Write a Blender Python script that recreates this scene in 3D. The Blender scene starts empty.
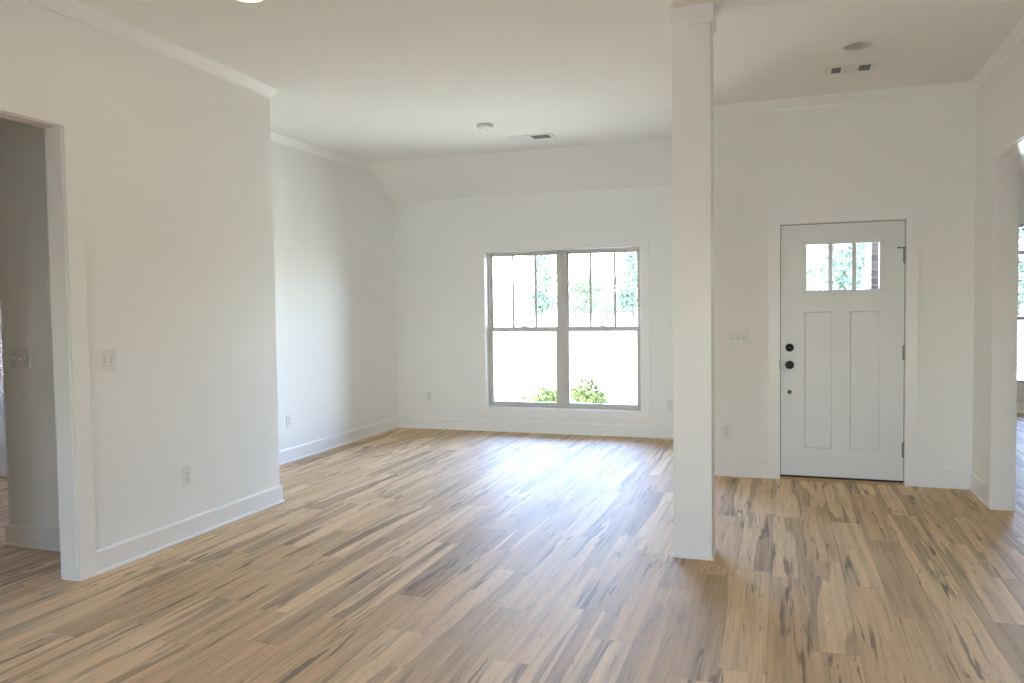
import bpy, bmesh, math, random
from mathutils import Vector, Matrix

S = bpy.context.scene
COL = S.collection
PI = math.pi

# ------------------------------------------------------------------ camera
YAW, PITCH, ROLL, CAMH, FPX = 0.3334, -0.0418, -0.0134, 1.412, 785.66
cy_, sy_ = math.cos(YAW), math.sin(YAW)
F = Vector((-sy_, cy_, 0)); R = Vector((cy_, sy_, 0)); U = Vector((0, 0, 1))
F2 = F * math.cos(PITCH) + U * math.sin(PITCH)
U2 = -F * math.sin(PITCH) + U * math.cos(PITCH)
R3 = R * math.cos(ROLL) + U2 * math.sin(ROLL)
U3 = -R * math.sin(ROLL) + U2 * math.cos(ROLL)
cam_data = bpy.data.cameras.new('camera')
cam = bpy.data.objects.new('camera', cam_data); COL.objects.link(cam)
cam.matrix_world = Matrix(((R3.x, U3.x, -F2.x, 0), (R3.y, U3.y, -F2.y, 0), (R3.z, U3.z, -F2.z, CAMH), (0, 0, 0, 1)))
cam_data.sensor_fit = 'HORIZONTAL'; cam_data.sensor_width = 36.0
cam_data.lens = FPX * 36.0 / 1024.0
cam_data.clip_start = 0.05; cam_data.clip_end = 1000
S.camera = cam

# ------------------------------------------------------------------ world, sun, exposure
SKY_STRENGTH = 0.42
SUN_STRENGTH = 4.6
EXPOSURE = 3.80
SUN_EL, SUN_AZ = math.radians(52), math.radians(8)      # from the left, a touch in front of the facade
LAMP_WARM = (1.0, 0.67, 0.27, 1)
LAMP_STRENGTH = 2.8

world = bpy.data.worlds.new('sky'); S.world = world
world.use_nodes = True
wn = world.node_tree.nodes; wl = world.node_tree.links
bg = wn['Background']
sky = wn.new('ShaderNodeTexSky'); sky.sky_type = 'NISHITA'
sky.sun_disc = False; sky.sun_elevation = SUN_EL; sky.sun_rotation = math.radians(-90)
sky.air_density = 1.0; sky.dust_density = 1.0; sky.ozone_density = 1.0
tint = wn.new('ShaderNodeMix'); tint.data_type = 'RGBA'; tint.blend_type = 'MULTIPLY'; tint.inputs[0].default_value = 1.0
tint.inputs[7].default_value = (0.97, 0.98, 1.12, 1)      # the camera's white balance
wl.new(sky.outputs[0], tint.inputs[6]); wl.new(tint.outputs[2], bg.inputs[0]); bg.inputs[1].default_value = SKY_STRENGTH

sd = bpy.data.lights.new('sun', 'SUN'); sd.energy = SUN_STRENGTH; sd.angle = math.radians(0.6); sd.color = (1, 0.97, 0.93)
sun = bpy.data.objects.new('sun', sd); COL.objects.link(sun)
to_sun = Vector((-math.cos(SUN_AZ) * math.cos(SUN_EL), math.sin(SUN_AZ) * math.cos(SUN_EL), math.sin(SUN_EL)))
sun.rotation_euler = to_sun.to_track_quat('Z', 'Y').to_euler()
sun.location = (-20, 6, 25)

S.view_settings.view_transform = 'Standard'; S.view_settings.look = 'None'
S.view_settings.gamma = 1.0; S.view_settings.use_curve_mapping = False
S.view_settings.exposure = EXPOSURE
S.cycles.use_denoising = True
S.cycles.max_bounces = 20; S.cycles.diffuse_bounces = 14; S.cycles.glossy_bounces = 5
S.cycles.transparent_max_bounces = 16
S.cycles.sample_clamp_indirect = 12
S.cycles.use_guiding = True
S.cycles.caustics_reflective = False; S.cycles.caustics_refractive = False

def portal(name, loc, sx, sz, direction):
    """a sampling portal in a window opening: it gives no light of its own"""
    d = bpy.data.lights.new(name, 'AREA'); d.shape = 'RECTANGLE'; d.size = sx; d.size_y = sz
    d.cycles.is_portal = True
    o = bpy.data.objects.new(name, d); COL.objects.link(o)
    o.location = loc
    o.rotation_euler = Vector(direction).to_track_quat('-Z', 'Z').to_euler()

# ------------------------------------------------------------------ helpers
def tag(o, label=None, cat=None, group=None, kind=None):
    if label: o['label'] = label
    if cat: o['category'] = cat
    if group: o['group'] = group
    if kind: o['kind'] = kind
    return o

def obj(name, bm, mat, parent=None, smooth=False, bevel=0.0, segs=2):
    me = bpy.data.meshes.new(name)
    bmesh.ops.recalc_face_normals(bm, faces=bm.faces)
    bm.to_mesh(me); bm.free()
    if smooth:
        for p in me.polygons: p.use_smooth = True
    o = bpy.data.objects.new(name, me); COL.objects.link(o)
    if mat: me.materials.append(mat)
    if parent: o.parent = parent
    if bevel:
        m = o.modifiers.new('edge', 'BEVEL'); m.width = bevel; m.segments = segs; m.limit_method = 'ANGLE'; m.angle_limit = 0.6
    return o

def empty(name, loc, rz=0.0):
    o = bpy.data.objects.new(name, None); COL.objects.link(o)
    o.location = loc; o.rotation_euler = (0, 0, rz); o.empty_display_size = 0.1
    return o

def B(): return bmesh.new()

def box(bm, x0, x1, y0, y1, z0, z1):
    v = [bm.verts.new((x, y, z)) for z in (z0, z1) for y in (y0, y1) for x in (x0, x1)]
    for f in ((0, 2, 3, 1), (4, 5, 7, 6), (0, 1, 5, 4), (2, 6, 7, 3), (0, 4, 6, 2), (1, 3, 7, 5)):
        bm.faces.new([v[i] for i in f])
    return v

def cyl(bm, c, axis, r0, r1, h, seg=24):
    """frustum from c along axis, length h"""
    a = Vector(axis).normalized()
    t = Vector((0, 0, 1)) if abs(a.z) < 0.9 else Vector((1, 0, 0))
    u = a.cross(t).normalized(); w = a.cross(u)
    c = Vector(c)
    ra = [bm.verts.new(c + (u * math.cos(2 * PI * i / seg) + w * math.sin(2 * PI * i / seg)) * r0) for i in range(seg)]
    rb = [bm.verts.new(c + a * h + (u * math.cos(2 * PI * i / seg) + w * math.sin(2 * PI * i / seg)) * r1) for i in range(seg)]
    for i in range(seg):
        bm.faces.new((ra[i], ra[(i + 1) % seg], rb[(i + 1) % seg], rb[i]))
    bm.faces.new(ra[::-1]); bm.faces.new(rb)

def lathe(bm, c, axis, prof, seg=32, cap0=True, cap1=True):
    """prof = [(radius, distance along the axis)]"""
    a = Vector(axis).normalized()
    t = Vector((0, 0, 1)) if abs(a.z) < 0.9 else Vector((1, 0, 0))
    u = a.cross(t).normalized(); w = a.cross(u); c = Vector(c)
    rings = []
    for r, d in prof:
        rings.append([bm.verts.new(c + a * d + (u * math.cos(2 * PI * i / seg) + w * math.sin(2 * PI * i / seg)) * r) for i in range(seg)])
    for k in range(len(rings) - 1):
        for i in range(seg):
            bm.faces.new((rings[k][i], rings[k][(i + 1) % seg], rings[k + 1][(i + 1) % seg], rings[k + 1][i]))
    if cap0: bm.faces.new(rings[0][::-1])
    if cap1: bm.faces.new(rings[-1])

def run(bm, prof, p0, p1, n, m0=0.0, m1=0.0):
    """sweep a closed (depth, z) profile from p0 to p1; n points out of the wall; m0/m1 mitre the ends (+1 outside, -1 inside corner)"""
    p0 = Vector((p0[0], p0[1], 0)); p1 = Vector((p1[0], p1[1], 0)); n = Vector((n[0], n[1], 0))
    t = (p1 - p0).normalized()
    a = [bm.verts.new(p0 + n * d - t * (m0 * d) + Vector((0, 0, z))) for d, z in prof]
    b = [bm.verts.new(p1 + n * d + t * (m1 * d) + Vector((0, 0, z))) for d, z in prof]
    k = len(prof)
    for i in range(k):
        bm.faces.new((a[i], a[(i + 1) % k], b[(i + 1) % k], b[i]))
    bm.faces.new(a[::-1]); bm.faces.new(b)

def wall_y(bm, x0, x1, y0, y1, z1, holes=(), z0=-0.05):
    """a wall running along x with rectangular holes (xa, xb, za, zb)"""
    x = x0
    for xa, xb, za, zb in sorted(holes):
        if xa > x: box(bm, x, xa, y0, y1, z0, z1)
        if za > z0: box(bm, xa, xb, y0, y1, z0, za)
        if zb < z1: box(bm, xa, xb, y0, y1, zb, z1)
        x = xb
    if x < x1: box(bm, x, x1, y0, y1, z0, z1)

def wall_x(bm, x0, x1, y0, y1, z1, holes=(), z0=-0.05):
    y = y0
    for ya, yb, za, zb in sorted(holes):
        if ya > y: box(bm, x0, x1, y, ya, z0, z1)
        if za > z0: box(bm, x0, x1, ya, yb, z0, za)
        if zb < z1: box(bm, x0, x1, ya, yb, zb, z1)
        y = yb
    if y < y1: box(bm, x0, x1, y, y1, z0, z1)

def frame_xz(bm, x0, x1, z0, z1, w, y0, y1, bottom=None, sides=None, top=None):
    """rectangular frame in the xz plane; w is the board width; outer bounds given"""
    wb = w if bottom is None else bottom; ws = w if sides is None else sides; wt = w if top is None else top
    def quad(pts):
        a = [bm.verts.new((x, y0, z)) for x, z in pts]; b = [bm.verts.new((x, y1, z)) for x, z in pts]
        for i in range(4): bm.faces.new((a[i], a[(i + 1) % 4], b[(i + 1) % 4], b[i]))
        bm.faces.new(a[::-1]); bm.faces.new(b)
    xi0, xi1, zi0, zi1 = x0 + ws, x1 - ws, z0 + wb, z1 - wt
    quad([(x0, z0), (xi0, zi0), (xi0, zi1), (x0, z1)])
    quad([(x1, z0), (x1, z1), (xi1, zi1), (xi1, zi0)])
    quad([(x0, z1), (xi0, zi1), (xi1, zi1), (x1, z1)])
    if wb > 0: quad([(x0, z0), (x1, z0), (xi1, zi0), (xi0, zi0)])

# ------------------------------------------------------------------ materials
def mat(name, color, rough=0.5, spec=0.5, metal=0.0, bump=0.0, bscale=200.0, vary=0.0):
    m = bpy.data.materials.new(name); m.use_nodes = True
    nt = m.node_tree; p = nt.nodes['Principled BSDF']
    p.inputs['Base Color'].default_value = (*color, 1); p.inputs['Roughness'].default_value = rough
    p.inputs['Specular IOR Level'].default_value = spec; p.inputs['Metallic'].default_value = metal
    if bump or vary:
        tc = nt.nodes.new('ShaderNodeTexCoord')
        nz = nt.nodes.new('ShaderNodeTexNoise'); nz.inputs['Scale'].default_value = bscale; nz.inputs['Detail'].default_value = 3
        nt.links.new(tc.outputs['Object'], nz.inputs['Vector'])
        if bump:
            b = nt.nodes.new('ShaderNodeBump'); b.inputs['Strength'].default_value = bump; b.inputs['Distance'].default_value = 0.002
            nt.links.new(nz.outputs['Fac'], b.inputs['Height']); nt.links.new(b.outputs[0], p.inputs['Normal'])
        if vary:
            mx = nt.nodes.new('ShaderNodeMix'); mx.data_type = 'RGBA'
            mx.inputs[6].default_value = (*[c * (1 - vary) for c in color], 1); mx.inputs[7].default_value = (*[min(1, c * (1 + vary)) for c in color], 1)
            nt.links.new(nz.outputs['Fac'], mx.inputs[0]); nt.links.new(mx.outputs[2], p.inputs['Base Color'])
    return m

M = {}
M['paint'] = mat('wall_paint', (0.88, 0.885, 0.87), 0.6, 0.3, bump=0.05, bscale=350)
M['ceil'] = mat('ceiling_paint', (0.89, 0.89, 0.87), 0.85, 0.2, bump=0.05, bscale=250)
M['trim'] = mat('trim_paint', (0.885, 0.88, 0.87), 0.35, 0.5, bump=0.02, bscale=120)
M['doorp'] = mat('door_paint', (0.78, 0.79, 0.79), 0.35, 0.5, bump=0.02, bscale=120)
M['vinyl'] = mat('window_vinyl', (0.60, 0.58, 0.54), 0.4, 0.5, bump=0.02, bscale=90)
M['plastic'] = mat('white_plastic', (0.80, 0.80, 0.79), 0.3, 0.5, bump=0.01, bscale=60)
M['slot'] = mat('dark_slot', (0.03, 0.03, 0.03), 0.6, bump=0.01)
M['slat'] = mat('vent_slat', (0.40, 0.40, 0.38), 0.5, bump=0.01)  # on the vents, greyer than the rim to darken the open sections
M['black'] = mat('black_metal', (0.012, 0.012, 0.013), 0.35, 0.5, bump=0.03, bscale=300)
M['nickel'] = mat('hinge_nickel', (0.25, 0.24, 0.22), 0.35, 0.5, 0.9, bump=0.02)
M['rubber'] = mat('weatherstrip', (0.03, 0.028, 0.026), 0.7, bump=0.02)
M['oak'] = mat('threshold_oak', (0.55, 0.33, 0.15), 0.45, bump=0.05, bscale=40, vary=0.25)
M['baffle'] = mat('light_baffle', (0.70, 0.69, 0.64), 0.25, 0.6, bump=0.01)
M['lens_off'] = mat('lens_off', (0.62, 0.62, 0.58), 0.35, 0.5, bump=0.01)
M['bark'] = mat('bark', (0.22, 0.19, 0.15), 0.9, 0.2, bump=0.5, bscale=12, vary=0.3)
M['leaf1'] = mat('leaf_green', (0.20, 0.28, 0.17), 0.6, 0.3, vary=0.45, bscale=0.6)
M['leaf2'] = mat('leaf_blue_green', (0.17, 0.235, 0.165), 0.6, 0.3, vary=0.45, bscale=0.6)
M['leaf3'] = mat('leaf_light', (0.25, 0.32, 0.18), 0.6, 0.3, vary=0.45, bscale=0.6)
M['shrub'] = mat('shrub_leaf', (0.15, 0.20, 0.06), 0.5, 0.4, vary=0.5, bscale=9)
M['lawn'] = mat('dry_lawn', (0.34, 0.34, 0.27), 0.95, 0.1, vary=0.18, bscale=0.8)
M['concrete'] = mat('porch_concrete', (0.50, 0.49, 0.46), 0.9, 0.2, vary=0.1, bscale=6, bump=0.2)

def glow(name, color, strength):
    m = bpy.data.materials.new(name); m.use_nodes = True
    p = m.node_tree.nodes['Principled BSDF']
    p.inputs['Base Color'].default_value = (0.8, 0.8, 0.8, 1)
    p.inputs['Emission Color'].default_value = color; p.inputs['Emission Strength'].default_value = strength
    return m
M['lens_on'] = glow('lamp_lens_lit', LAMP_WARM, LAMP_STRENGTH)

def glass_mat():
    m = bpy.data.materials.new('window_glass'); m.use_nodes = True
    nt = m.node_tree; nt.nodes.clear()
    out = nt.nodes.new('ShaderNodeOutputMaterial'); mx = nt.nodes.new('ShaderNodeMixShader')
    tr = nt.nodes.new('ShaderNodeBsdfTransparent'); gl = nt.nodes.new('ShaderNodeBsdfGlossy')
    fr = nt.nodes.new('ShaderNodeFresnel'); fr.inputs['IOR'].default_value = 1.3
    tr.inputs[0].default_value = (0.97, 0.985, 0.975, 1); gl.inputs['Roughness'].default_value = 0.0
    nt.links.new(fr.outputs[0], mx.inputs[0]); nt.links.new(tr.outputs[0], mx.inputs[1]); nt.links.new(gl.outputs[0], mx.inputs[2])
    nt.links.new(mx.outputs[0], out.inputs[0])
    return m
M['glass'] = glass_mat()

def brick_mat():
    m = bpy.data.materials.new('red_brick'); m.use_nodes = True
    nt = m.node_tree; p = nt.nodes['Principled BSDF']; p.inputs['Roughness'].default_value = 0.9
    tc = nt.nodes.new('ShaderNodeTexCoord'); sp = nt.nodes.new('ShaderNodeSeparateXYZ'); cb = nt.nodes.new('ShaderNodeCombineXYZ')
    ad = nt.nodes.new('ShaderNodeMath'); ad.operation = 'ADD'
    br = nt.nodes.new('ShaderNodeTexBrick')
    nt.links.new(tc.outputs['Object'], sp.inputs[0]); nt.links.new(sp.outputs[0], ad.inputs[0]); nt.links.new(sp.outputs[1], ad.inputs[1])
    nt.links.new(ad.outputs[0], cb.inputs[0]); nt.links.new(sp.outputs[2], cb.inputs[1]); nt.links.new(cb.outputs[0], br.inputs['Vector'])
    br.inputs['Scale'].default_value = 1.0; br.inputs['Brick Width'].default_value = 0.2; br.inputs['Row Height'].default_value = 0.076
    br.inputs['Mortar Size'].default_value = 0.008
    br.inputs['Color1'].default_value = (0.06, 0.038, 0.038, 1); br.inputs['Color2'].default_value = (0.15, 0.125, 0.125, 1); br.inputs['Mortar'].default_value = (0.17, 0.155, 0.15, 1)
    nt.links.new(br.outputs['Color'], p.inputs['Base Color'])
    return m
M['brick'] = brick_mat()

def plank_mat():
    m = bpy.data.materials.new('plank_floor'); m.use_nodes = True
    nt = m.node_tree; N = nt.nodes; L = nt.links; p = N['Principled BSDF']
    def math_(op, a, b=None, clamp=False):
        n = N.new('ShaderNodeMath'); n.operation = op; n.use_clamp = clamp
        for i, v in enumerate((a, b)):
            if v is None: continue
            if isinstance(v, (int, float)): n.inputs[i].default_value = v
            else: L.new(v, n.inputs[i])
        return n.outputs[0]
    def comb(x, y, z):
        n = N.new('ShaderNodeCombineXYZ')
        for i, v in enumerate((x, y, z)):
            if isinstance(v, (int, float)): n.inputs[i].default_value = v
            else: L.new(v, n.inputs[i])
        return n.outputs[0]
    def noise(vec, scale, detail=2.0, rough=0.5, dist=0.0):
        n = N.new('ShaderNodeTexNoise'); n.inputs['Scale'].default_value = scale; n.inputs['Detail'].default_value = detail
        n.inputs['Roughness'].default_value = rough; n.inputs['Distortion'].default_value = dist
        L.new(vec, n.inputs['Vector']); return n.outputs['Fac']
    def ramp(fac, stops):
        n = N.new('ShaderNodeValToRGB'); L.new(fac, n.inputs[0])
        e = n.color_ramp.elements
        while len(e) < len(stops): e.new(0.5)
        for el, (pos, c) in zip(e, stops): el.position = pos; el.color = c if len(c) == 4 else (*c, 1)
        return n.outputs[0]
    def mix(fac, a, b, mode='MIX'):
        n = N.new('ShaderNodeMix'); n.data_type = 'RGBA'; n.blend_type = mode
        for i, v in ((0, fac), (6, a), (7, b)):
            if isinstance(v, (int, float)): n.inputs[i].default_value = v
            elif isinstance(v, tuple): n.inputs[i].default_value = (*v, 1)
            else: L.new(v, n.inputs[i])
        return n.outputs[2]
    W, LEN = 0.178, 1.22
    tc = N.new('ShaderNodeTexCoord'); sp = N.new('ShaderNodeSeparateXYZ'); L.new(tc.outputs['Object'], sp.inputs[0])
    x, y = sp.outputs[0], sp.outputs[1]
    xs = math_('DIVIDE', math_('ADD', x, 20.00), W)
    row = math_('FLOOR', xs); fx = math_('FRACT', xs)
    w1 = N.new('ShaderNodeTexWhiteNoise'); w1.noise_dimensions = '1D'; L.new(row, w1.inputs['W'])
    ys = math_('ADD', math_('DIVIDE', math_('ADD', y, 20.0), LEN), w1.outputs['Value'])
    idx = math_('FLOOR', ys); fy = math_('FRACT', ys)
    w2 = N.new('ShaderNodeTexWhiteNoise'); w2.noise_dimensions = '2D'; L.new(comb(row, idx, 0), w2.inputs['Vector'])
    rnd = w2.outputs['Value']
    sepc = N.new('ShaderNodeSeparateColor'); L.new(w2.outputs['Color'], sepc.inputs[0])
    off = math_('MULTIPLY', rnd, 57.0)
    # every plank has its own cut of the grain
    gx = math_('ADD', x, math_('MULTIPLY', sepc.outputs[1], 31.0))
    gy = math_('ADD', y, off)
    band = noise(comb(math_('MULTIPLY', gx, 8.5), math_('MULTIPLY', gy, 0.40), off), 1.0, 2.5, 0.42, 0.25)
    soft = noise(comb(math_('MULTIPLY', gx, 20.0), math_('MULTIPLY', gy, 0.9), off), 1.0, 3.0, 0.6, 0.3)
    fine = noise(comb(math_('MULTIPLY', gx, 150.0), math_('MULTIPLY', gy, 3.0), off), 1.0, 3.0, 0.6)
    sharp = ramp(band, [(0.0, (0, 0, 0)), (0.52, (0, 0, 0)), (0.545, (1, 1, 1)), (1.0, (1, 1, 1))])   # heartwood / sapwood edge
    edge = ramp(band, [(0.0, (0, 0, 0)), (0.512, (0, 0, 0)), (0.528, (1, 1, 1)), (0.56, (0, 0, 0))])
    tone = ramp(rnd, [(0.0, TONES[0]), (0.35, TONES[1]), (0.7, TONES[2]), (1.0, TONES[3])])
    heart = ramp(sepc.outputs[2], [(0.0, TONES[4]), (1.0, TONES[5])])
    hm = math_('MULTIPLY', sharp, math_('ADD', 0.25, math_('MULTIPLY', sepc.outputs[0], 0.75)))
    c = mix(hm, tone, heart)
    c = mix(math_('MULTIPLY', edge, math_('MULTIPLY', sepc.outputs[0], 0.6)), c, (0.13, 0.08, 0.045))
    sm = ramp(soft, [(0.28, (1.16, 1.15, 1.14)), (0.5, (1.0, 1.0, 1.0)), (0.72, (0.68, 0.66, 0.63))])
    c = mix(1.0, c, sm, 'MULTIPLY')
    fm = ramp(fine, [(0.25, (0.84, 0.83, 0.81)), (0.6, (1.06, 1.06, 1.06))])
    c = mix(1.0, c, fm, 'MULTIPLY')
    # dark mineral streaks, splits and flecks
    st = noise(comb(math_('MULTIPLY', gx, 26.0), math_('MULTIPLY', gy, 1.5), off), 1.0, 4.0, 0.62, 0.9)
    stm = noise(comb(math_('MULTIPLY', gx, 5.0), math_('MULTIPLY', gy, 1.2), math_('ADD', off, 9.0)), 1.0, 1.0)
    line = ramp(st, [(0.0, (0, 0, 0)), (0.57, (0, 0, 0)), (0.62, (1, 1, 1)), (1.0, (1, 1, 1))])
    gate = ramp(stm, [(0.44, (0, 0, 0)), (0.56, (1, 1, 1))])
    c = mix(math_('MULTIPLY', math_('MULTIPLY', line, gate), 0.72), c, (0.10, 0.065, 0.04))
    fl = noise(comb(math_('MULTIPLY', gx, 75.0), math_('MULTIPLY', gy, 9.0), off), 1.0, 2.0, 0.5)
    flm = ramp(fl, [(0.0, (0, 0, 0)), (0.66, (0, 0, 0)), (0.72, (1, 1, 1)), (1.0, (1, 1, 1))])
    c = mix(math_('MULTIPLY', flm, 0.5), c, (0.16, 0.10, 0.06))
    # seams
    ex = math_('MULTIPLY', math_('MINIMUM', fx, math_('SUBTRACT', 1.0, fx)), W)
    ey = math_('MULTIPLY', math_('MINIMUM', fy, math_('SUBTRACT', 1.0, fy)), LEN)
    e = math_('MINIMUM', ex, ey)
    seam = ramp(math_('DIVIDE', e, 0.004), [(0.0, (0.78, 0.76, 0.74)), (0.5, (1, 1, 1))])
    c = mix(1.0, c, seam, 'MULTIPLY')
    L.new(c, p.inputs['Base Color'])
    rr = N.new('ShaderNodeMapRange'); L.new(fine, rr.inputs[0]); rr.inputs[3].default_value = FLOOR_ROUGH - 0.04; rr.inputs[4].default_value = FLOOR_ROUGH + 0.05
    L.new(rr.outputs[0], p.inputs['Roughness'])
    p.inputs['Specular IOR Level'].default_value = FLOOR_SPEC
    p.inputs['Coat Weight'].default_value = 0.06; p.inputs['Coat Roughness'].default_value = 0.38
    b = N.new('ShaderNodeBump'); b.inputs['Strength'].default_value = 0.12; b.inputs['Distance'].default_value = 0.001
    L.new(mix(1.0, seam, fm, 'MULTIPLY'), b.inputs['Height']); L.new(b.outputs[0], p.inputs['Normal'])
    return m
FLOOR_ROUGH, FLOOR_SPEC = 0.65, 1.0
TONES = [(0.63, 0.425, 0.235), (0.69, 0.48, 0.275), (0.74, 0.53, 0.315), (0.79, 0.58, 0.355), (0.42, 0.275, 0.155), (0.54, 0.365, 0.21)]
M['floor'] = plank_mat()

# ------------------------------------------------------------------ plan of the house (metres)
H = 3.04                      # flat ceiling
LX, LXB = -3.53, -3.63        # left wall of the great room, both faces
LEND = 4.89                   # where that wall ends
AX = -4.402                   # recessed left wall of the front room
BY = 8.461                    # window wall
DY = 6.70                     # entry wall
CX, CXB = -0.74, -0.62        # return wall between them
RX, RXB = 1.347, 1.462        # right wall
REAR = -6.5
OPH = 2.38                    # cased openings
TH = 0.018                    # casing thickness
BREAK_Y, LOW_Z = 7.79, 2.69   # sloped ceiling by the window
GZ = -0.22                    # ground outside

def structure(name, bm, m, label, cat, **k):
    return tag(obj(name, bm, m, **k), label, cat, kind='structure')

# ---- floor
bm = B()
box(bm, -7.7, 5.7, REAR - 0.1, DY + 0.07, -0.06, 0)
box(bm, AX - 0.1, CX + 0.05, DY + 0.07, BY + 0.05, -0.06, 0)
box(bm, RX + 0.05, 5.7, DY + 0.07, 11.55, -0.06, 0)
structure('floor', bm, M['floor'], 'wide wood plank floor running from the camera to the window', 'floor')

# ---- walls
WX0, WX1, WZ0, WZ1 = -3.244, -1.465, 0.282, 2.061        # front window daylight opening
LO0, LO1 = 1.75, 3.116                                     # opening in the left wall
RO0, RO1 = 4.2, 6.068                                      # opening in the right wall
DX0, DX1, DZ0, DZ1 = -0.0235, 0.8795, 0.030, 2.05          # front door slab

bm = B(); wall_x(bm, LXB, LX, REAR, LEND, H, [(LO0 - TH, LO1 + TH, -0.05, OPH + TH)])
structure('wall_left', bm, M['paint'], 'white wall on the left with cased opening and light switch', 'wall')
bm = B(); box(bm, AX - 0.11, LXB, LEND - 0.11, LEND, -0.05, H); box(bm, AX - 0.11, AX, LEND, BY + 0.14, -0.05, H)
structure('wall_alcove', bm, M['paint'], 'white side wall of the front room left of the window', 'wall')
bm = B(); wall_y(bm, AX, CXB, BY, BY + 0.14, H, [(WX0 - 0.02, WX1 + 0.02, WZ0 - 0.02, WZ1 + 0.02)])
structure('wall_front', bm, M['paint'], 'white end wall around the double window', 'wall')
bm = B(); box(bm, CX, CXB, DY, BY, -0.05, H)
structure('wall_return', bm, M['paint'], 'white return wall behind the square column', 'wall')
bm = B(); wall_y(bm, CXB, RX, DY, DY + 0.14, H, [(DX0 - 0.03, DX1 + 0.03, -0.05, DZ1 + 0.03)])
structure('wall_entry', bm, M['paint'], 'white entry wall around the front door', 'wall')
bm = B(); wall_x(bm, RX, RXB, REAR, 11.5, H, [(RO0 - TH, RO1 + TH, -0.05, OPH + TH)])
structure('wall_right', bm, M['paint'], 'white wall at right with opening to the next room', 'wall')
RW = [(2.72, 3.82, 0.37, 2.40)]
bm = B(); wall_y(bm, RXB, 5.7, 11.5, 11.64, H, RW); box(bm, 5.6, 5.7, 3.3, 11.5, -0.05, H); box(bm, RXB, 5.6, 3.3, 3.4, -0.05, H)
structure('wall_next_room', bm, M['paint'], 'walls of the bright room through the right opening', 'wall')
REARW = [(-2.4, -0.5, 0.75, 2.15), (-0.3, 1.2, 0.75, 2.15)]
bm = B(); wall_y(bm, -7.7, 5.7, REAR - 0.12, REAR, H, REARW)
structure('wall_rear', bm, M['paint'], 'white wall behind the camera with windows added for daylight', 'wall')
SX = -4.51; SY = 3.51
bm = B(); box(bm, SX, LXB, SY, SY + 0.11, -0.05, H); box(bm, SX, AX - 0.0, SY + 0.11, LEND - 0.11, -0.05, H)
structure('wall_hall', bm, M['paint'], 'shaded wall with three-gang switch seen through the left opening', 'wall')
bm = B(); wall_y(bm, -7.6, SX, 4.94, 5.05, H, [(-7.03, -6.19, -0.05, 2.06)]); wall_x(bm, -7.72, -7.6, REAR, 5.05, H, [(4.03, 4.47, 0.7, 2.1)])
box(bm, -7.1, -6.1, 5.05, 5.12, -0.05, H)
structure('wall_hall_end', bm, M['paint'], 'far hall wall with panelled door at the left picture edge', 'wall')

# ---- ceiling, with cut-outs for the recessed lights
LIT = (-2.612, 3.455); OFF = (0.434, 5.478)
lit_rows = [LIT, (-2.632, 1.0), (-2.632, -1.5)]
def with_holes(o, spots, r):
    cut = B()
    for cx, cy in spots: cyl(cut, (cx, cy, H - 0.05), (0, 0, 1), r, r, 0.14, 40)
    c = obj('cutter', cut, None)
    m = o.modifiers.new('holes', 'BOOLEAN'); m.operation = 'DIFFERENCE'; m.object = c; m.solver = 'EXACT'
    dg = bpy.context.evaluated_depsgraph_get(); dg.update()
    me = bpy.data.meshes.new_from_object(o.evaluated_get(dg))
    o.modifiers.clear(); old = o.data; o.data = me; bpy.data.meshes.remove(old)
    cm = c.data; bpy.data.objects.remove(c); bpy.data.meshes.remove(cm)
bm = B(); box(bm, -7.75, 5.75, REAR - 0.1, DY + 0.1, H, H + 0.2)
c_main = structure('ceiling', bm, M['ceil'], 'flat white ceiling with recessed lights and air vents', 'ceiling')
with_holes(c_main, [OFF] + lit_rows, 0.076)
bm = B()
box(bm, AX - 0.11, CXB, DY + 0.1, BREAK_Y, H, H + 0.2)
prof = [(BREAK_Y, H), (BY + 0.14, H - (BY + 0.14 - BREAK_Y) * (H - LOW_Z) / (BY - BREAK_Y)), (BY + 0.14, H + 0.2), (BREAK_Y, H + 0.2)]
va = [bm.verts.new((AX - 0.11, a, b)) for a, b in prof]; vb = [bm.verts.new((CXB, a, b)) for a, b in prof]
for i in range(4): bm.faces.new((va[i], va[(i + 1) % 4], vb[(i + 1) % 4], vb[i]))
bm.faces.new(va); bm.faces.new(vb[::-1])
structure('ceiling_front', bm, M['ceil'], 'front room ceiling sloping down above the double window', 'ceiling')
bm = B(); box(bm, RX, 5.75, DY + 0.1, 11.7, H, H + 0.2)
structure('ceiling_next_room', bm, M['ceil'], 'ceiling of the room through the right opening', 'ceiling')

# ---- baseboards (flat board with an eased top and a shoe strip)
BASE = [(0, 0.001), (0.024, 0.001), (0.024, 0.009), (0.0195, 0.016), (0.014, 0.018), (0.014, 0.118), (0.011, 0.126), (0.006, 0.130), (0, 0.130)]
CASE = 0.100
bm = B()
run(bm, BASE, (LX, LO1 + CASE + 0.006), (LX, LEND), (1, 0), 0, 1)
run(bm, BASE, (LX, LEND), (AX, LEND), (0, 1), 1, -1)
structure('baseboard_left', bm, M['trim'], 'white baseboard along the left wall and around its end', 'baseboard')
bm = B(); run(bm, BASE, (AX, LEND), (AX, BY), (1, 0), -1, -1)
structure('baseboard_alcove', bm, M['trim'], 'white baseboard on the side wall of the front room', 'baseboard')
bm = B(); run(bm, BASE, (AX, BY), (CX, BY), (0, -1), -1, -1); run(bm, BASE, (CX, BY), (CX, DY), (-1, 0), -1, 1)
structure('baseboard_front', bm, M['trim'], 'white baseboard under the double window', 'baseboard')
bm = B(); run(bm, BASE, (CX, DY), (DX0 - 0.006 - 0.087, DY), (0, -1), 1, 0); run(bm, BASE, (DX1 + 0.006 + 0.087, DY), (RX, DY), (0, -1), 0, -1)
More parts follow.
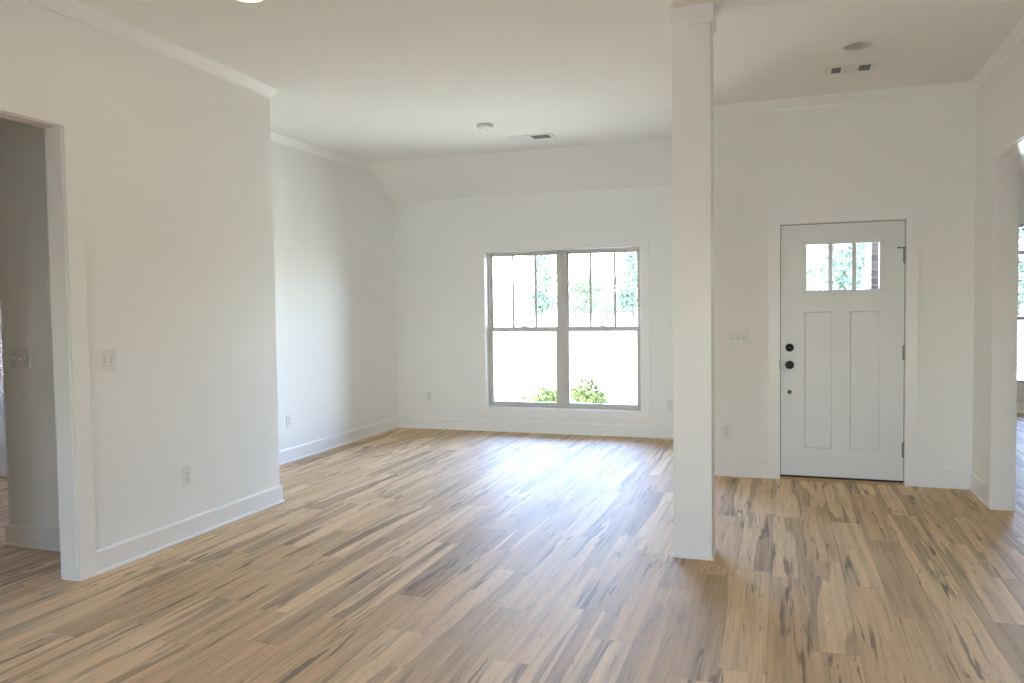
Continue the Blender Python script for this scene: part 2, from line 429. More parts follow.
structure('baseboard_entry', bm, M['trim'], 'white baseboard on both sides of the front door', 'baseboard')
bm = B(); run(bm, BASE, (RX, DY), (RX, RO1 + CASE + 0.006), (-1, 0), -1, 0)
structure('baseboard_right', bm, M['trim'], 'short white baseboard beside the right opening', 'baseboard')
bm = B(); run(bm, BASE, (LXB, SY), (SX, SY), (0, -1), 0, 1); run(bm, BASE, (SX, SY), (SX, 4.94), (-1, 0), 1, 0)
structure('baseboard_hall', bm, M['trim'], 'shaded baseboard below the three-gang switch in the hall', 'baseboard')
bm = B(); run(bm, BASE, (RXB, 11.5), (5.6, 11.5), (0, -1), -1, -1)
structure('baseboard_next_room', bm, M['trim'], 'baseboard under the window of the next room', 'baseboard')

# ---- crown moulding
CROWN = [(0, H - 0.080), (0.010, H - 0.080), (0.012, H - 0.068), (0.024, H - 0.052), (0.046, H - 0.020), (0.052, H - 0.012), (0.055, H), (0, H)]
bm = B()
run(bm, CROWN, (LX, REAR), (LX, LEND), (1, 0), -1, 1); run(bm, CROWN, (LX, LEND), (AX, LEND), (0, 1), 1, -1)
structure('trim_crown_left', bm, M['trim'], 'white crown moulding along the top of the left wall', 'crown moulding')
bm = B(); run(bm, CROWN, (AX, LEND), (AX, BREAK_Y), (1, 0), -1, 0)
structure('trim_crown_alcove', bm, M['trim'], 'white crown moulding on the front room side wall', 'crown moulding')
bm = B(); run(bm, CROWN, (CX, BREAK_Y), (CX, DY), (-1, 0), 0, 1); run(bm, CROWN, (CX, DY), (RX, DY), (0, -1), 1, -1)
structure('trim_crown_entry', bm, M['trim'], 'white crown moulding above the front door wall', 'crown moulding')
bm = B(); run(bm, CROWN, (RX, DY), (RX, REAR), (-1, 0), -1, -1)
structure('trim_crown_right', bm, M['trim'], 'white crown moulding along the right wall', 'crown moulding')

# ---- casings
def opening_trim(name, xf, nf, xb, y0, y1, zt, label):
    """jamb lining plus flat casing on both faces of a wall that runs along y"""
    bm = B()
    xa, xc = min(xf, xb) - TH * 0.0, max(xf, xb)
    box(bm, xa, xc, y1, y1 + TH, 0, zt); box(bm, xa, xc, y0 - TH, y0, 0, zt); box(bm, xa, xc, y0 - TH, y1 + TH, zt, zt + TH)
    for x in (xa - TH, xc):
        box(bm, x, x + TH, y1 + 0.005, y1 + 0.005 + CASE, 0, zt + 0.005)
        box(bm, x, x + TH, y0 - 0.005 - CASE, y0 - 0.005, 0, zt + 0.005)
        box(bm, x, x + TH, y0 - 0.005 - CASE, y1 + 0.005 + CASE, zt + 0.005, zt + 0.005 + CASE)
    return structure(name, bm, M['trim'], label, 'door casing', bevel=0.002)
opening_trim('trim_opening_left', LX, 1, LXB, LO0, LO1, OPH, 'white casing around the opening in the left wall')
opening_trim('trim_opening_right', RX, -1, RXB, RO0, RO1, OPH, 'white casing around the opening in the right wall')

bm = B()
frame_xz(bm, WX0 - 0.105, WX1 + 0.108, WZ0 - 0.102, WZ1 + 0.118, 0.1, BY - TH, BY + 0.0)
frame_xz(bm, WX0 - 0.018, WX1 + 0.018, WZ0 - 0.018, WZ1 + 0.018, 0.018, BY, BY + 0.082)
structure('trim_window', bm, M['trim'], 'flat white casing around the double window', 'window casing', bevel=0.002)
bm = B()
frame_xz(bm, DX0 - 0.093, DX1 + 0.093, 0.0, DZ1 + 0.096, 0.087, DY - TH, DY, bottom=0)
frame_xz(bm, DX0 - 0.028, DX1 + 0.028, 0.0, DZ1 + 0.028, 0.024, DY - 0.001, DY + 0.14, bottom=0)
structure('trim_door', bm, M['trim'], 'flat white casing and jamb around the front door', 'door casing', bevel=0.002)

# ------------------------------------------------------------------ double-hung windows
def hung_unit(parent, x0, x1, y, z0, z1, zm, bars):
    """one double-hung unit: frame, two sashes with glass, and bars on the upper sash"""
    bm = B(); frame_xz(bm, x0, x1, z0, z1, 0.022, y, y + 0.075, bottom=0.028)
    fr = obj('window_frame', bm, M['vinyl'], parent, bevel=0.002)
    a0, a1 = x0 + 0.022, x1 - 0.022
    bm = B(); frame_xz(bm, a0, a1, zm - 0.028, z1 - 0.022, 0.026, y + 0.040, y + 0.068, bottom=0.050)
    up = obj('upper_sash', bm, M['vinyl'], parent, bevel=0.002)
    bm = B(); box(bm, a0 + 0.02, a1 - 0.02, y + 0.052, y + 0.056, zm, z1 - 0.04)
    obj('pane', bm, M['glass'], up)
    for i in range(1, bars + 1):
        c = a0 + (a1 - a0) * i / (bars + 1)
        bm = B(); box(bm, c - 0.014, c + 0.014, y + 0.044, y + 0.0515, zm + 0.02, z1 - 0.045)
        obj('glazing_bar', bm, M['vinyl'], up, bevel=0.002)
    bm = B(); frame_xz(bm, a0, a1, z0 + 0.026, zm + 0.027, 0.030, y + 0.008, y + 0.036, bottom=0.032, top=0.050)
    lo = obj('lower_sash', bm, M['vinyl'], parent, bevel=0.002)
    bm = B(); box(bm, a0 + 0.02, a1 - 0.02, y + 0.020, y + 0.024, z0 + 0.04, zm)
    obj('pane', bm, M['glass'], lo)
    bm = B(); c = (a0 + a1) / 2; box(bm, c - 0.03, c + 0.03, y + 0.010, y + 0.034, zm + 0.027, zm + 0.037); cyl(bm, (c, y + 0.02, zm + 0.037), (0, 0, 1), 0.012, 0.010, 0.008, 16)
    obj('sash_lock', bm, M['vinyl'], lo)
    return fr

def window(name, units, y, z0, z1, zm, bars, label, xmul=None):
    w = empty(name, ((units[0][0] + units[-1][1]) / 2, y, z0))
    tag(w, label, 'window', kind='structure')
    inv = Matrix.Translation(-Vector(w.location))
    for x0, x1 in units: hung_unit(w, x0, x1, y, z0, z1, zm, bars)
    for (xa, xb) in zip(units, units[1:]):
        bm = B(); box(bm, xa[1], xb[0], y - 0.004, y + 0.07, z0, z1); obj('mullion', bm, M['vinyl'], w, bevel=0.002)
    for o in w.children: o.matrix_parent_inverse = inv
    return w
MX = -2.357
window('window_1', [(WX0, MX - 0.024), (MX + 0.024, WX1)], BY + 0.075, WZ0, WZ1, 1.175, 2, 'double window with taupe sashes at the end of the front room')
portal('sky_portal_front', ((WX0 + WX1) / 2, BY + 0.16, (WZ0 + WZ1) / 2), WX1 - WX0, WZ1 - WZ0, (0, -1, 0))

def big_window(name, hole, y0, y1, zt, label, inward, sky=True):
    """wide window with a transom, used in the next room and for the added unseen windows"""
    xa, xb, za, zb = hole
    w = empty(name, ((xa + xb) / 2, y0, za)); tag(w, label, 'window', kind='structure')
    inv = Matrix.Translation(-Vector(w.location)); ym = (y0 + y1) / 2
    bm = B(); frame_xz(bm, xa, xb, za, zb, 0.045, ym - 0.03, ym + 0.03)
    f = obj('window_frame', bm, M['vinyl'], w)
    bm = B(); box(bm, xa + 0.045, xb - 0.045, ym - 0.028, ym + 0.028, zt - 0.025, zt + 0.025); obj('transom_bar', bm, M['vinyl'], w)
    zmid = za + (zt - za) * 0.5
    bm = B(); box(bm, xa + 0.045, xb - 0.045, ym - 0.027, ym + 0.027, zmid - 0.024, zmid + 0.024); obj('meeting_rail', bm, M['vinyl'], w)
    bm = B(); box(bm, (xa + xb) / 2 - 0.04, (xa + xb) / 2 + 0.04, ym - 0.032, ym + 0.032, za + 0.045, zb - 0.045); obj('mullion', bm, M['vinyl'], w)
    bm = B(); box(bm, xa + 0.03, xb - 0.03, ym - 0.002, ym + 0.002, za + 0.03, zb - 0.03); obj('pane', bm, M['glass'], w)
    bm = B()
    yi = y0 if inward < 0 else y1
    frame_xz(bm, xa - 0.09, xb + 0.09, za - 0.09, zb + 0.09, 0.09, min(yi, yi + inward * TH), max(yi, yi + inward * TH)); obj('casing', bm, M['trim'], w)
    for o in w.children: o.matrix_parent_inverse = inv
    yo = (y1 + 0.02) if inward < 0 else (y0 - 0.02)
    if sky: portal('sky_portal', ((xa + xb) / 2, yo, (za + zb) / 2), xb - xa, zb - za, (0, inward, 0))
    return w
big_window('window_2', RW[0], 11.5, 11.64, 2.035, 'tall window glimpsed through the right opening', -1)
big_window('fill_window_3', REARW[0], REAR - 0.12, REAR, 1.60, 'wide window added behind the camera on its left for daylight', 1)  # added and unseen, supplies daylight from behind the camera
big_window('fill_window_4', REARW[1], REAR - 0.12, REAR, 1.60, 'wide window added directly behind the camera for daylight', 1)  # second added rear window, unseen, for more daylight

hw = big_window('fill_window_5', (-0.22, 0.22, 0.7, 2.1), 0.0, 0.12, 1.6, 'unseen window added on the far side of the left hall for daylight', -1, False)  # added out of view to brighten the far hall door
hw.location = (-7.6, 4.25, 0.7); hw.rotation_euler = (0, 0, PI / 2)
portal('sky_portal_hall', (-7.74, 4.25, 1.4), 0.44, 1.4, (1, 0, 0))

# ------------------------------------------------------------------ front door
door = empty('door_1', ((DX0 + DX1) / 2, DY + 0.03, 0)); tag(door, 'white craftsman front door with three-lite glass and black knob', 'door', kind='structure')
dinv = Matrix.Translation(-Vector(door.location))
DF, DB = DY + 0.030, DY + 0.074
def panel_door(bm, x0, x1, z0, z1, yf, yb, holes, depth=0.009):
    """slab with recessed panels (xa, xb, za, zb); a hole with through=True goes right through"""
    xs = sorted({x0, x1, *[h[0] for h in holes], *[h[1] for h in holes]})
    zs = sorted({z0, z1, *[h[2] for h in holes], *[h[3] for h in holes]})
    for i in range(len(xs) - 1):
        for j in range(len(zs) - 1):
            cx, cz = (xs[i] + xs[i + 1]) / 2, (zs[j] + zs[j + 1]) / 2
            h = next((h for h in holes if h[0] < cx < h[1] and h[2] < cz < h[3]), None)
            if h is None: box(bm, xs[i], xs[i + 1], yf, yb, zs[j], zs[j + 1])
    for xa, xb, za, zb, thru in holes:
        if thru: continue
        # sloped sticking then a flat field
        s = 0.010
        o = [(xa, za), (xb, za), (xb, zb), (xa, zb)]; n = [(xa + s, za + s), (xb - s, za + s), (xb - s, zb - s), (xa + s, zb - s)]
        vo = [bm.verts.new((x, yf, z)) for x, z in o]; vn = [bm.verts.new((x, yf + depth, z)) for x, z in n]; vk = [bm.verts.new((x, yb, z)) for x, z in o]
        for k in range(4): bm.faces.new((vo[k], vo[(k + 1) % 4], vn[(k + 1) % 4], vn[k]))
        bm.faces.new(vn); bm.faces.new(vk[::-1])
    bmesh.ops.remove_doubles(bm, verts=bm.verts, dist=1e-5)
LT = (0.165, 0.702, 1.520, 1.888)
bm = B()
panel_door(bm, DX0, DX1, DZ0, DZ1, DF, DB, [(LT[0], LT[1], LT[2], LT[3], True), (0.156, 0.364, 0.254, 1.357, False), (0.493, 0.712, 0.254, 1.357, False)])
obj('slab', bm, M['doorp'], door)
bm = B(); frame_xz(bm, LT[0] - 0.022, LT[1] + 0.026, LT[2] - 0.022, LT[3] + 0.028, 0.028, DF - 0.014, DF + 0.006)
frame_xz(bm, LT[0] - 0.018, LT[1] + 0.024, LT[2] - 0.016, LT[3] + 0.026, 0.024, DB - 0.006, DB + 0.008)
lf = obj('glass_trim', bm, M['doorp'], door, bevel=0.003)
for xm in (0.3475, 0.520):
    bm = B(); box(bm, xm - 0.016, xm + 0.016, DF - 0.004, DF + 0.016, LT[2], LT[3]); obj('glazing_bar', bm, M['doorp'], door, bevel=0.002)
bm = B(); box(bm, LT[0], LT[1], DF + 0.018, DF + 0.024, LT[2], LT[3]); obj('pane', bm, M['glass'], door)
def knobset(z, prof, name):
    bm = B(); lathe(bm, (0.044, DF, z), (0, -1, 0), prof, 32, False, True)
    o = obj(name, bm, M['black'], door, smooth=True); return o
knobset(1.067, [(0.033, 0), (0.033, 0.008), (0.030, 0.014), (0.024, 0.016), (0.022, 0.024), (0.0, 0.025)][:-1], 'deadbolt')
knobset(0.928, [(0.034, 0), (0.034, 0.006), (0.028, 0.010), (0.013, 0.014), (0.012, 0.030), (0.020, 0.036), (0.027, 0.044), (0.029, 0.054), (0.025, 0.063), (0.014, 0.068)], 'door_knob')
bm = B(); box(bm, 0.028, 0.060, DF - 0.030, DF - 0.024, 1.063, 1.071); obj('thumb_turn', bm, M['black'], door)
knobset(0.707, [(0.016, 0), (0.016, 0.002), (0.012, 0.003)], 'bore_hole')
bm = B(); box(bm, DX0 - 0.013, DX0 - 0.001, DY - 0.0205, DF + 0.03, 0.895, 0.965); obj('latch_plate', bm, M['nickel'], door)
for z0, z1 in ((1.722, 1.846), (0.975, 1.084), (0.213, 0.331)):
    bm = B(); cyl(bm, (DX1 + 0.003, DF - 0.007, z0), (0, 0, 1), 0.0075, 0.0075, z1 - z0, 16)
    cyl(bm, (DX1 + 0.003, DF - 0.007, z1), (0, 0, 1), 0.009, 0.005, 0.008, 16)
    box(bm, DX1 - 0.012, DX1 + 0.014, DF - 0.004, DF + 0.002, z0, z1)
    obj('hinge', bm, M['nickel'], door, smooth=False)
bm = B(); cyl(bm, (DX1 - 0.042, DF - 0.014, 1.842), (1, 0.05, 0), 0.005, 0.005, 0.10, 12); cyl(bm, (DX1 - 0.045, DF - 0.014, 1.842), (0, 1, 0), 0.009, 0.009, 0.014, 12)
cyl(bm, (DX1 + 0.052, DF - 0.018, 1.842), (0, 1, 0), 0.008, 0.008, 0.010, 12); cyl(bm, (DX1 + 0.003, DF - 0.007, 1.836), (0, 0, 1), 0.012, 0.012, 0.012, 16)
obj('hinge_stop', bm, M['nickel'], door)
bm = B(); frame_xz(bm, DX0 - 0.004, DX1 + 0.004, 0.014, DZ1 + 0.004, 0.012, DF + 0.004, DB + 0.004, bottom=0, sides=0.0038, top=0.0038); box(bm, DX0, DX1, DF + 0.002, DB, 0.014, DZ0)
obj('weatherstrip', bm, M['rubber'], door)
bm = B(); box(bm, DX0 - 0.004, DX1 + 0.004, DY - 0.012, DY + 0.14, 0.001, 0.014); obj('threshold', bm, M['oak'], door, bevel=0.004)
for o in door.children: o.matrix_parent_inverse = dinv
portal('sky_portal_door', ((LT[0] + LT[1]) / 2, DY + 0.16, (LT[2] + LT[3]) / 2), LT[1] - LT[0], LT[3] - LT[2], (0, -1, 0))

# ---- panelled hall door
hd = empty('door_2', (-6.61, 4.955, 0)); tag(hd, 'white panelled door at the far end of the dark hall', 'door', kind='structure')
bm = B(); panel_door(bm, -7.01, -6.21, 0.012, 2.04, 4.955, 4.995, [(-6.9, -6.32, 0.27, 0.75, False), (-6.9, -6.32, 0.90, 1.92, False)], 0.012)
obj('slab', bm, M['trim'], hd)
bm = B(); frame_xz(bm, -7.12, -6.10, 0, 2.15, 0.09, 4.94 - TH, 4.94, bottom=0); obj('casing', bm, M['trim'], hd, bevel=0.002)
bm = B(); lathe(bm, (-6.94, 4.955, 0.93), (0, -1, 0), [(0.03, 0), (0.03, 0.006), (0.012, 0.012), (0.012, 0.03), (0.026, 0.044), (0.024, 0.06), (0.01, 0.066)], 24, False, True); obj('door_knob', bm, M['black'], hd, smooth=True)
for o in hd.children: o.matrix_parent_inverse = Matrix.Translation(-Vector(hd.location))

# ------------------------------------------------------------------ square column
c0x, c1x, c0y, c1y = -0.586, -0.376, 4.433, 4.617
colm = empty('column', ((c0x + c1x) / 2, (c0y + c1y) / 2, 0)); tag(colm, 'square white boxed column standing between front room and entry', 'column', kind='thing')
bm = B(); box(bm, c0x, c1x, c0y, c1y, 0, H); obj('shaft', bm, M['trim'], colm, bevel=0.003)
bm = B()
for x0, x1, y0, y1 in ((c0x - .014, c1x + .014, c0y - .014, c0y), (c0x - .014, c1x + .014, c1y, c1y + .014), (c0x - .014, c0x, c0y, c1y), (c1x, c1x + .014, c0y, c1y)):
    box(bm, x0, x1, y0, y1, 2.945, H)
obj('capital', bm, M['trim'], colm, bevel=0.0015)
bm = B(); SHOE = [(0, 0), (0.009, 0), (0.009, 0.007), (0.006, 0.013), (0, 0.016)]
run(bm, SHOE, (c0x, c0y), (c1x, c0y), (0, -1), 1, 1); run(bm, SHOE, (c1x, c0y), (c1x, c1y), (1, 0), 1, 1)
run(bm, SHOE, (c1x, c1y), (c0x, c1y), (0, 1), 1, 1); run(bm, SHOE, (c0x, c1y), (c0x, c0y), (-1, 0), 1, 1)
obj('base_trim', bm, M['trim'], colm)
for o in colm.children: o.matrix_parent_inverse = Matrix.Translation(-Vector(colm.location))

# ------------------------------------------------------------------ wall plates (built facing -y at the origin, then turned)
def plate_empty(name, loc, rz, label, cat, group=None):
    e = empty(name, loc, rz); return tag(e, label, cat, group)

def plate_body(bm, w, h):
    d = 0.006; s = 0.004
    a = [bm.verts.new((x, 0, z)) for x, z in ((-w / 2, -h / 2), (w / 2, -h / 2), (w / 2, h / 2), (-w / 2, h / 2))]
    b = [bm.verts.new((x, -d, z)) for x, z in ((-w / 2 + s, -h / 2 + s), (w / 2 - s, -h / 2 + s), (w / 2 - s, h / 2 - s), (-w / 2 + s, h / 2 - s))]
    for i in range(4): bm.faces.new((a[i], a[(i + 1) % 4], b[(i + 1) % 4], b[i]))
    bm.faces.new(b); bm.faces.new(a[::-1])

def switch(loc, rz, gangs, label):
    e = plate_empty('light_switch', loc, rz, label, 'light switch')
    w = 0.070 + 0.046 * (gangs - 1)
    bm = B(); plate_body(bm, w, 0.116); obj('cover_plate', bm, M['plastic'], e, bevel=0.001)
    for i in range(gangs):
        x = (i - (gangs - 1) / 2) * 0.046
        bm = B(); box(bm, x - 0.006, x + 0.006, -0.0066, -0.004, -0.0125, 0.0125); s = obj('toggle_slot', bm, M['slat'], e)
        bm = B()
        up = 1 if i % 2 == 0 else -1
        v = [bm.verts.new(p) for p in ((x - .0045, -.006, -.008), (x + .0045, -.006, -.008), (x + .0045, -.006, .008), (x - .0045, -.006, .008),
              (x - .0038, -.019, up * .010 - .004), (x + .0038, -.019, up * .010 - .004), (x + .0038, -.017, up * .010 + .004), (x - .0038, -.017, up * .010 + .004))]
        for f in ((0, 1, 2, 3), (4, 7, 6, 5), (0, 4, 5, 1), (1, 5, 6, 2), (2, 6, 7, 3), (3, 7, 4, 0)): bm.faces.new([v[k] for k in f])
        obj('toggle', bm, M['plastic'], e)
        for z in (-0.030, 0.030):
            bm = B(); cyl(bm, (x, -0.0055, z), (0, -1, 0), 0.003, 0.0025, 0.001, 10); obj('screw', bm, M['slat'], e)
    return e

def outlet(loc, rz, label):
    e = plate_empty('wall_outlet', loc, rz, label, 'outlet')
    bm = B(); plate_body(bm, 0.072, 0.117); obj('cover_plate', bm, M['plastic'], e, bevel=0.001)
    for z in (-0.0195, 0.0195):
        bm = B()
        pts = []
        for k in range(24):
            a = 2 * PI * k / 24; pts.append((max(-.0165, min(.0165, math.cos(a) * .0185)), math.sin(a) * .0145))
        va = [bm.verts.new((x, -.005, z + q)) for x, q in pts]; vb = [bm.verts.new((x, -.008, z + q)) for x, q in pts]
        for k in range(24): bm.faces.new((va[k], va[(k + 1) % 24], vb[(k + 1) % 24], vb[k]))
        bm.faces.new(vb)
        r = obj('receptacle', bm, M['plastic'], e)
        bm = B()
        box(bm, -.0075, -.0050, -.0084, -.006, z, z + .009); box(bm, .0050, .0075, -.0084, -.006, z, z + .008); cyl(bm, (0, -.006, z - .007), (0, -1, 0), .0026, .0026, .0024, 12)
        obj('slots', bm, M['slot'], r)
    bm = B(); cyl(bm, (0, -0.0055, 0), (0, -1, 0), 0.003, 0.0025, 0.001, 10); obj('screw', bm, M['slat'], e)
    return e
FX = PI / 2       # faces +x
switch((LX, 3.362, 1.157), FX, 2, 'two-gang white switch on the left wall beside the cased opening')
switch((-0.356, DY, 1.145), 0, 3, 'three-gang white switch on the entry wall left of the front door')
switch((-4.36, SY, 1.150), 0, 3, 'three-gang switch on the shaded hall wall through the left opening')
outlet((LX, 3.937, 0.392), FX, 'white outlet low on the left wall above its baseboard')
outlet((AX, 6.257, 0.385), FX, 'white outlet on the front room side wall just past the wall end')
outlet((-3.975, BY, 0.388), 0, 'white outlet on the window wall left of the window')
outlet((-1.150, BY, 0.355), 0, 'white outlet on the window wall right of the window beside the column')
outlet((-0.446, DY, 0.377), 0, 'white outlet low on the entry wall below its switch')

# ------------------------------------------------------------------ ceiling fittings
def downlight(x, y, lit, label, group=None):
    e = empty('recessed_light', (x, y, H)); tag(e, label, 'recessed light', group)
    bm = B(); lathe(bm, (0, 0, 0), (0, 0, -1), [(0.0755, -0.002), (0.092, -0.0005), (0.0925, 0.003), (0.086, 0.006), (0.075, 0.004), (0.074, -0.002)], 48, False, False)
    obj('trim_ring', bm, M['plastic'], e, smooth=True)
    dz = 0.006 if lit else 0.085
    bm = B(); lathe(bm, (0, 0, 0), (0, 0, 1), [(0.0745, -0.003), (0.073, 0.01), (0.0715, 0.03), (0.058, dz + 0.012)] if not lit else [(0.0745, -0.003), (0.073, 0.004), (0.070, 0.010)], 48, False, False)
    obj('baffle', bm, M['baffle'], e, smooth=True)
    bm = B(); lathe(bm, (0, 0, dz), (0, 0, 1), [(0.070, 0.0), (0.066, 0.008)] if lit else [(0.060, 0.0), (0.058, 0.008)], 48, True, True)
    obj('lens', bm, M['lens_on'] if lit else M['lens_off'], e)
    return e
downlight(*LIT, True, 'lit recessed ceiling light at the top edge near the left wall')
for x, y in lit_rows[1:]:
    downlight(x, y, True, 'lit recessed ceiling light above and behind the camera', 'lit recessed lights behind the camera')
downlight(*OFF, False, 'unlit recessed ceiling light in front of the entry vent')

sm = empty('smoke_detector', (-2.500, 6.565, H)); tag(sm, 'small round white smoke detector on ceiling left of the front vent', 'smoke detector')
bm = B(); lathe(bm, (0, 0, 0), (0, 0, -1), [(0.074, 0), (0.075, 0.008), (0.073, 0.012)], 40, True, True); obj('mounting_base', bm, M['plastic'], sm, smooth=False)
bm = B(); lathe(bm, (0, 0, 0), (0, 0, -1), [(0.071, 0.012), (0.070, 0.022), (0.063, 0.034), (0.046, 0.041), (0.015, 0.043)], 40, True, True); obj('dome', bm, M['plastic'], sm, smooth=True)
bm = B(); lathe(bm, (0.02, 0, 0), (0, 0, -1), [(0.012, 0.042), (0.011, 0.045)], 20, True, True); obj('test_button', bm, M['slat'], sm)

def register(x0, x1, y0, y1, sections, label):
    """stamped ceiling register: bevelled rim and louvred sections (xa, xb, mode)"""
    cx, cy = (x0 + x1) / 2, (y0 + y1) / 2
    e = empty('air_vent', (cx, cy, H)); tag(e, label, 'air vent')
    w, d = (x1 - x0) / 2, (y1 - y0) / 2
    bm = B()
    ia = 0.030
    def ring(rects):
        vs = [[bm.verts.new((sx * a, sy * b, z)) for sx, sy in ((-1, -1), (1, -1), (1, 1), (-1, 1))] for a, b, z in rects]
        for k in range(len(vs) - 1):
            for i in range(4): bm.faces.new((vs[k][i], vs[k][(i + 1) % 4], vs[k + 1][(i + 1) % 4], vs[k + 1][i]))
    ring([(w, d, 0), (w - 0.004, d - 0.004, -0.006), (w - ia, d - ia, -0.007), (w - ia, d - ia, -0.001)])
    last = -(w - ia)
    for xa, xb, mode in sections:
        if xa - cx > last + 1e-4: box(bm, last, xa - cx, -(d - ia), d - ia, -0.0068, -0.0015)
        last = xb - cx
    if last < w - ia - 1e-4: box(bm, last, w - ia, -(d - ia), d - ia, -0.0068, -0.0015)
    obj('frame', bm, M['plastic'], e)
    bm = B(); box(bm, -(w - ia), w - ia, -(d - ia), d - ia, -0.0012, -0.0004); obj('duct_shadow', bm, M['slot'], e)
    for xa, xb, mode in sections:
        xa -= cx; xb -= cx
        if mode == 'x':          # fins running across, seen edge on
            n = max(3, int((xb - xa) / 0.013))
            for i in range(n):
                c = xa + (i + 0.5) * (xb - xa) / n
                bm = B(); box(bm, c - 0.0024, c + 0.0024, -(d - ia), d - ia, -0.0075, -0.0015); obj('louver', bm, M['slat'], e)
        else:                    # flat fins lengthwise; open ones narrow and grey, shade put into their colour
            n = max(3, int(2 * (d - ia) / 0.013)); ps = 2 * (d - ia) / n
            for i in range(n):
                c = -(d - ia) + (i + 0.5) * ps
                bm = B(); t = 0.0007
                hw = ps * (0.47 if mode == 'shut' else 0.10)
                v = box(bm, xa, xb, c - hw, c + hw, -0.0045 - t, -0.0045 + t)
                obj('louver', bm, M['plastic'] if mode == 'shut' else M['slat'], e)
    return e
register(-2.500, -2.045, 7.095, 7.300, [(-2.452, -2.285, 'shut'), (-2.262, -2.085, 'open')], 'white two-section air vent on the front room ceiling')
register(0.270, 0.600, 5.870, 6.075, [(0.311, 0.371, 'open'), (0.383, 0.470, 'shut'), (0.484, 0.560, 'x')], 'white three-section air vent on ceiling before the front door')

# ------------------------------------------------------------------ outside
bm = B(); box(bm, -260, 260, -200, 400, GZ - 0.5, GZ)
structure('ground', bm, M['lawn'], 'pale sunlit ground outside the windows', 'ground')
bm = B(); box(bm, CXB, 1.25, DY + 0.14, 9.2, GZ, -0.02)
structure('porch_floor', bm, M['concrete'], 'concrete porch outside the front door', 'porch floor')
bm = B(); box(bm, CXB, RX + 0.02, DY + 0.1, 9.25, 2.72, 2.95); structure('porch_roof', bm, M['trim'], 'white porch soffit outside the front door', 'porch roof')
bm = B(); box(bm, AX - 0.11, CX, BY + 0.14, BY + 0.75, 2.72, 2.95); box(bm, RX, 5.7, 11.64, 12.1, 2.72, 2.95); box(bm, -9.5, -7.72, 2.5, 6.2, 2.72, 2.95); box(bm, -7.75, 5.75, REAR - 0.75, REAR - 0.12, 2.72, 2.95)  # the deep side overhang is added to keep sun off the hall window
structure('eaves', bm, M['trim'], 'white house eaves, with an unseen deep one added to shade the hall window', 'eaves')
bm = B(); box(bm, 0.815, 1.24, 8.50, 9.10, GZ, 2.72)
bmp = tag(obj('brick_pier', bm, M['brick']), 'red brick porch pier seen through the right pane of the front door', 'brick pier')
bmp['kind'] = 'thing'
bm = B(); box(bm, 1.247, RX, DY + 0.14, 11.7, GZ, H)  # out of view; pale so it reflects sunlight into the front room
structure('wall_porch', bm, M['concrete'], 'unseen porch side wall, kept pale to bounce light into the front room', 'wall')

rnd = random.Random(7)
def leaf_cloud(bm, blobs, n, size):
    tot = sum(b[3] ** 2 for b in blobs)
    for bx_, by_, bz_, br in blobs:
        for _ in range(int(n * br * br / tot)):
            d = Vector((rnd.gauss(0, 1), rnd.gauss(0, 1), rnd.gauss(0, 1))).normalized() * br * (rnd.random() ** 0.45)
            c = Vector((bx_, by_, bz_)) + Vector((d.x, d.y, d.z * 0.8))
            s = size * rnd.uniform(0.6, 1.4)
            u = Vector((rnd.gauss(0, 1), rnd.gauss(0, 1), rnd.gauss(0, 1))).normalized()
            w = u.orthogonal().normalized(); w = w * math.cos(1.3) + u.cross(w) * math.sin(1.3)
            v = [bm.verts.new(c + u * s), bm.verts.new(c + w * s * 0.45), bm.verts.new(c - u * s), bm.verts.new(c - w * s * 0.45)]
            bm.faces.new(v)

def tree_proto(h, spread, leaf, n, label):
    e = empty('tree', (0, 0, 0)); tag(e, label, 'tree', 'trees beyond the field')
    bm = B(); cyl(bm, (0, 0, 0), (0.02, 0, 1), 0.022 * h, 0.012 * h, h * 0.45, 10)
    for k in range(5):
        a = k * 1.3; cyl(bm, (0, 0, h * (0.30 + 0.04 * k)), (math.cos(a), math.sin(a), 1.1), 0.009 * h, 0.003 * h, h * 0.35, 7)
    obj('trunk', bm, M['bark'], e, smooth=True)
    blobs = []
    for k in range(9):
        a = rnd.uniform(0, 2 * PI); r = spread * rnd.uniform(0.15, 0.62); z = h * rnd.uniform(0.14, 0.84)
        blobs.append((math.cos(a) * r, math.sin(a) * r, z, spread * rnd.uniform(0.35, 0.6) * (1.15 - 0.5 * z / h)))
    blobs.append((0, 0, h * 0.86, spread * 0.32)); blobs.append((0, 0, h * 0.5, spread * 0.55)); blobs.append((spread * 0.3, 0, h * 0.2, spread * 0.5)); blobs.append((-spread * 0.35, 0.3, h * 0.22, spread * 0.5))
    bm = B(); leaf_cloud(bm, blobs, n, 0.34); obj('crown', bm, leaf, e)
    return e
def copy_thing(e):
    c = e.copy(); COL.objects.link(c)
    for ch in e.children:
        d = ch.copy(); COL.objects.link(d); d.parent = c
    return c
protos = [tree_proto(13, 4.4, M['leaf1'], 3600, ''), tree_proto(15, 4.8, M['leaf2'], 4200, ''), tree_proto(11, 4.6, M['leaf3'], 3200, '')]
GREENS = ['mid green', 'blue-green', 'light green']
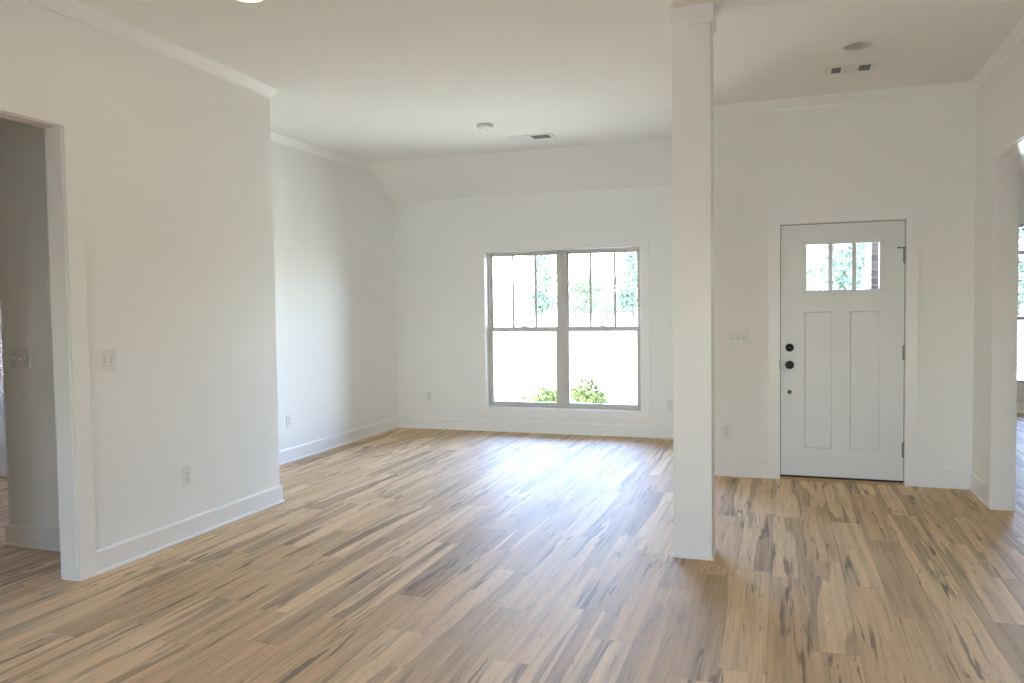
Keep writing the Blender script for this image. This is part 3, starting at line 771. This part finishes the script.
TREES = [  # bearing (x over distance), row distance, kind, height factor, label
    (-0.300, 112, 1, 0.86, 'pale blue-green tree outside the left sash of the double window'),
    (-0.258, 130, 2, 1.00, 'tall light green tree at the left of the double window right sash'),
    (-0.232, 148, 0, 0.75, 'low mid green tree in the middle of the double window right sash'),
    (-0.215, 112, 2, 0.50, 'lowest small tree outside the double window, before the treeline gap'),
    (-0.182, 130, 1, 0.92, 'blue-green tree at the right edge of the double window'),
    (-0.150, 148, 0, 1.05, ''), (-0.105, 112, 2, 1.0, ''), (-0.060, 130, 0, 1.05, ''), (-0.020, 175, 1, 1.1, ''),
    (0.012, 112, 2, 1.05, ''),
    (0.036, 148, 2, 1.45, 'light green tree outside the left pane of the front door glass'),
    (0.062, 130, 1, 1.30, 'blue-green tree outside the middle pane of the front door glass'),
    (0.084, 165, 1, 1.50, 'blue-green tree beside the brick pier in the front door glass'),
    (0.125, 112, 2, 1.1, ''), (0.165, 148, 0, 1.15, ''), (0.205, 130, 2, 1.0, ''),
    (0.243, 112, 1, 0.95, 'blue-green tree glimpsed through the far right opening'),
    (0.290, 148, 0, 1.1, ''), (0.330, 130, 2, 1.0, '')]
used = set()
for i, (b, dist, k, sc, lab) in enumerate(TREES):
    t = protos[k] if k not in used else copy_thing(protos[k])
    used.add(k)
    t.location = (b * dist, dist, GZ); t.rotation_euler = (0, 0, i * 1.7); t.scale = (sc, sc, sc)
    t['label'] = lab or f'{GREENS[k]} tree of the far treeline beyond the walls'

def shrub(x, y, r, h, n, label):
    e = empty('shrub', (x, y, GZ)); tag(e, label, 'shrub')
    bm = B()
    for k in range(9):
        a = k * 0.9; l = h * rnd.uniform(0.6, 0.9)
        cyl(bm, (0.03 * math.cos(a), 0.03 * math.sin(a), 0), (math.cos(a) * 0.5, math.sin(a) * 0.5, 1), 0.007, 0.003, l, 6)
    obj('stem', bm, M['bark'], e)
    blobs = [(r * 0.55 * math.cos(k * 1.1), r * 0.55 * math.sin(k * 1.1), h * rnd.uniform(0.45, 0.72), r * rnd.uniform(0.4, 0.52)) for k in range(6)] + [(0, 0, h * 0.78, r * 0.45)]
    bm = B(); leaf_cloud(bm, blobs, n, 0.035); obj('foliage', bm, M['shrub'], e)
    return e
shrub(-2.91, 9.55, 0.27, 0.72, 900, 'yellow-green shrub outside the left sash of the double window')
shrub(-2.33, 9.62, 0.27, 0.84, 900, 'leafy green shrub outside the right sash of the double window')
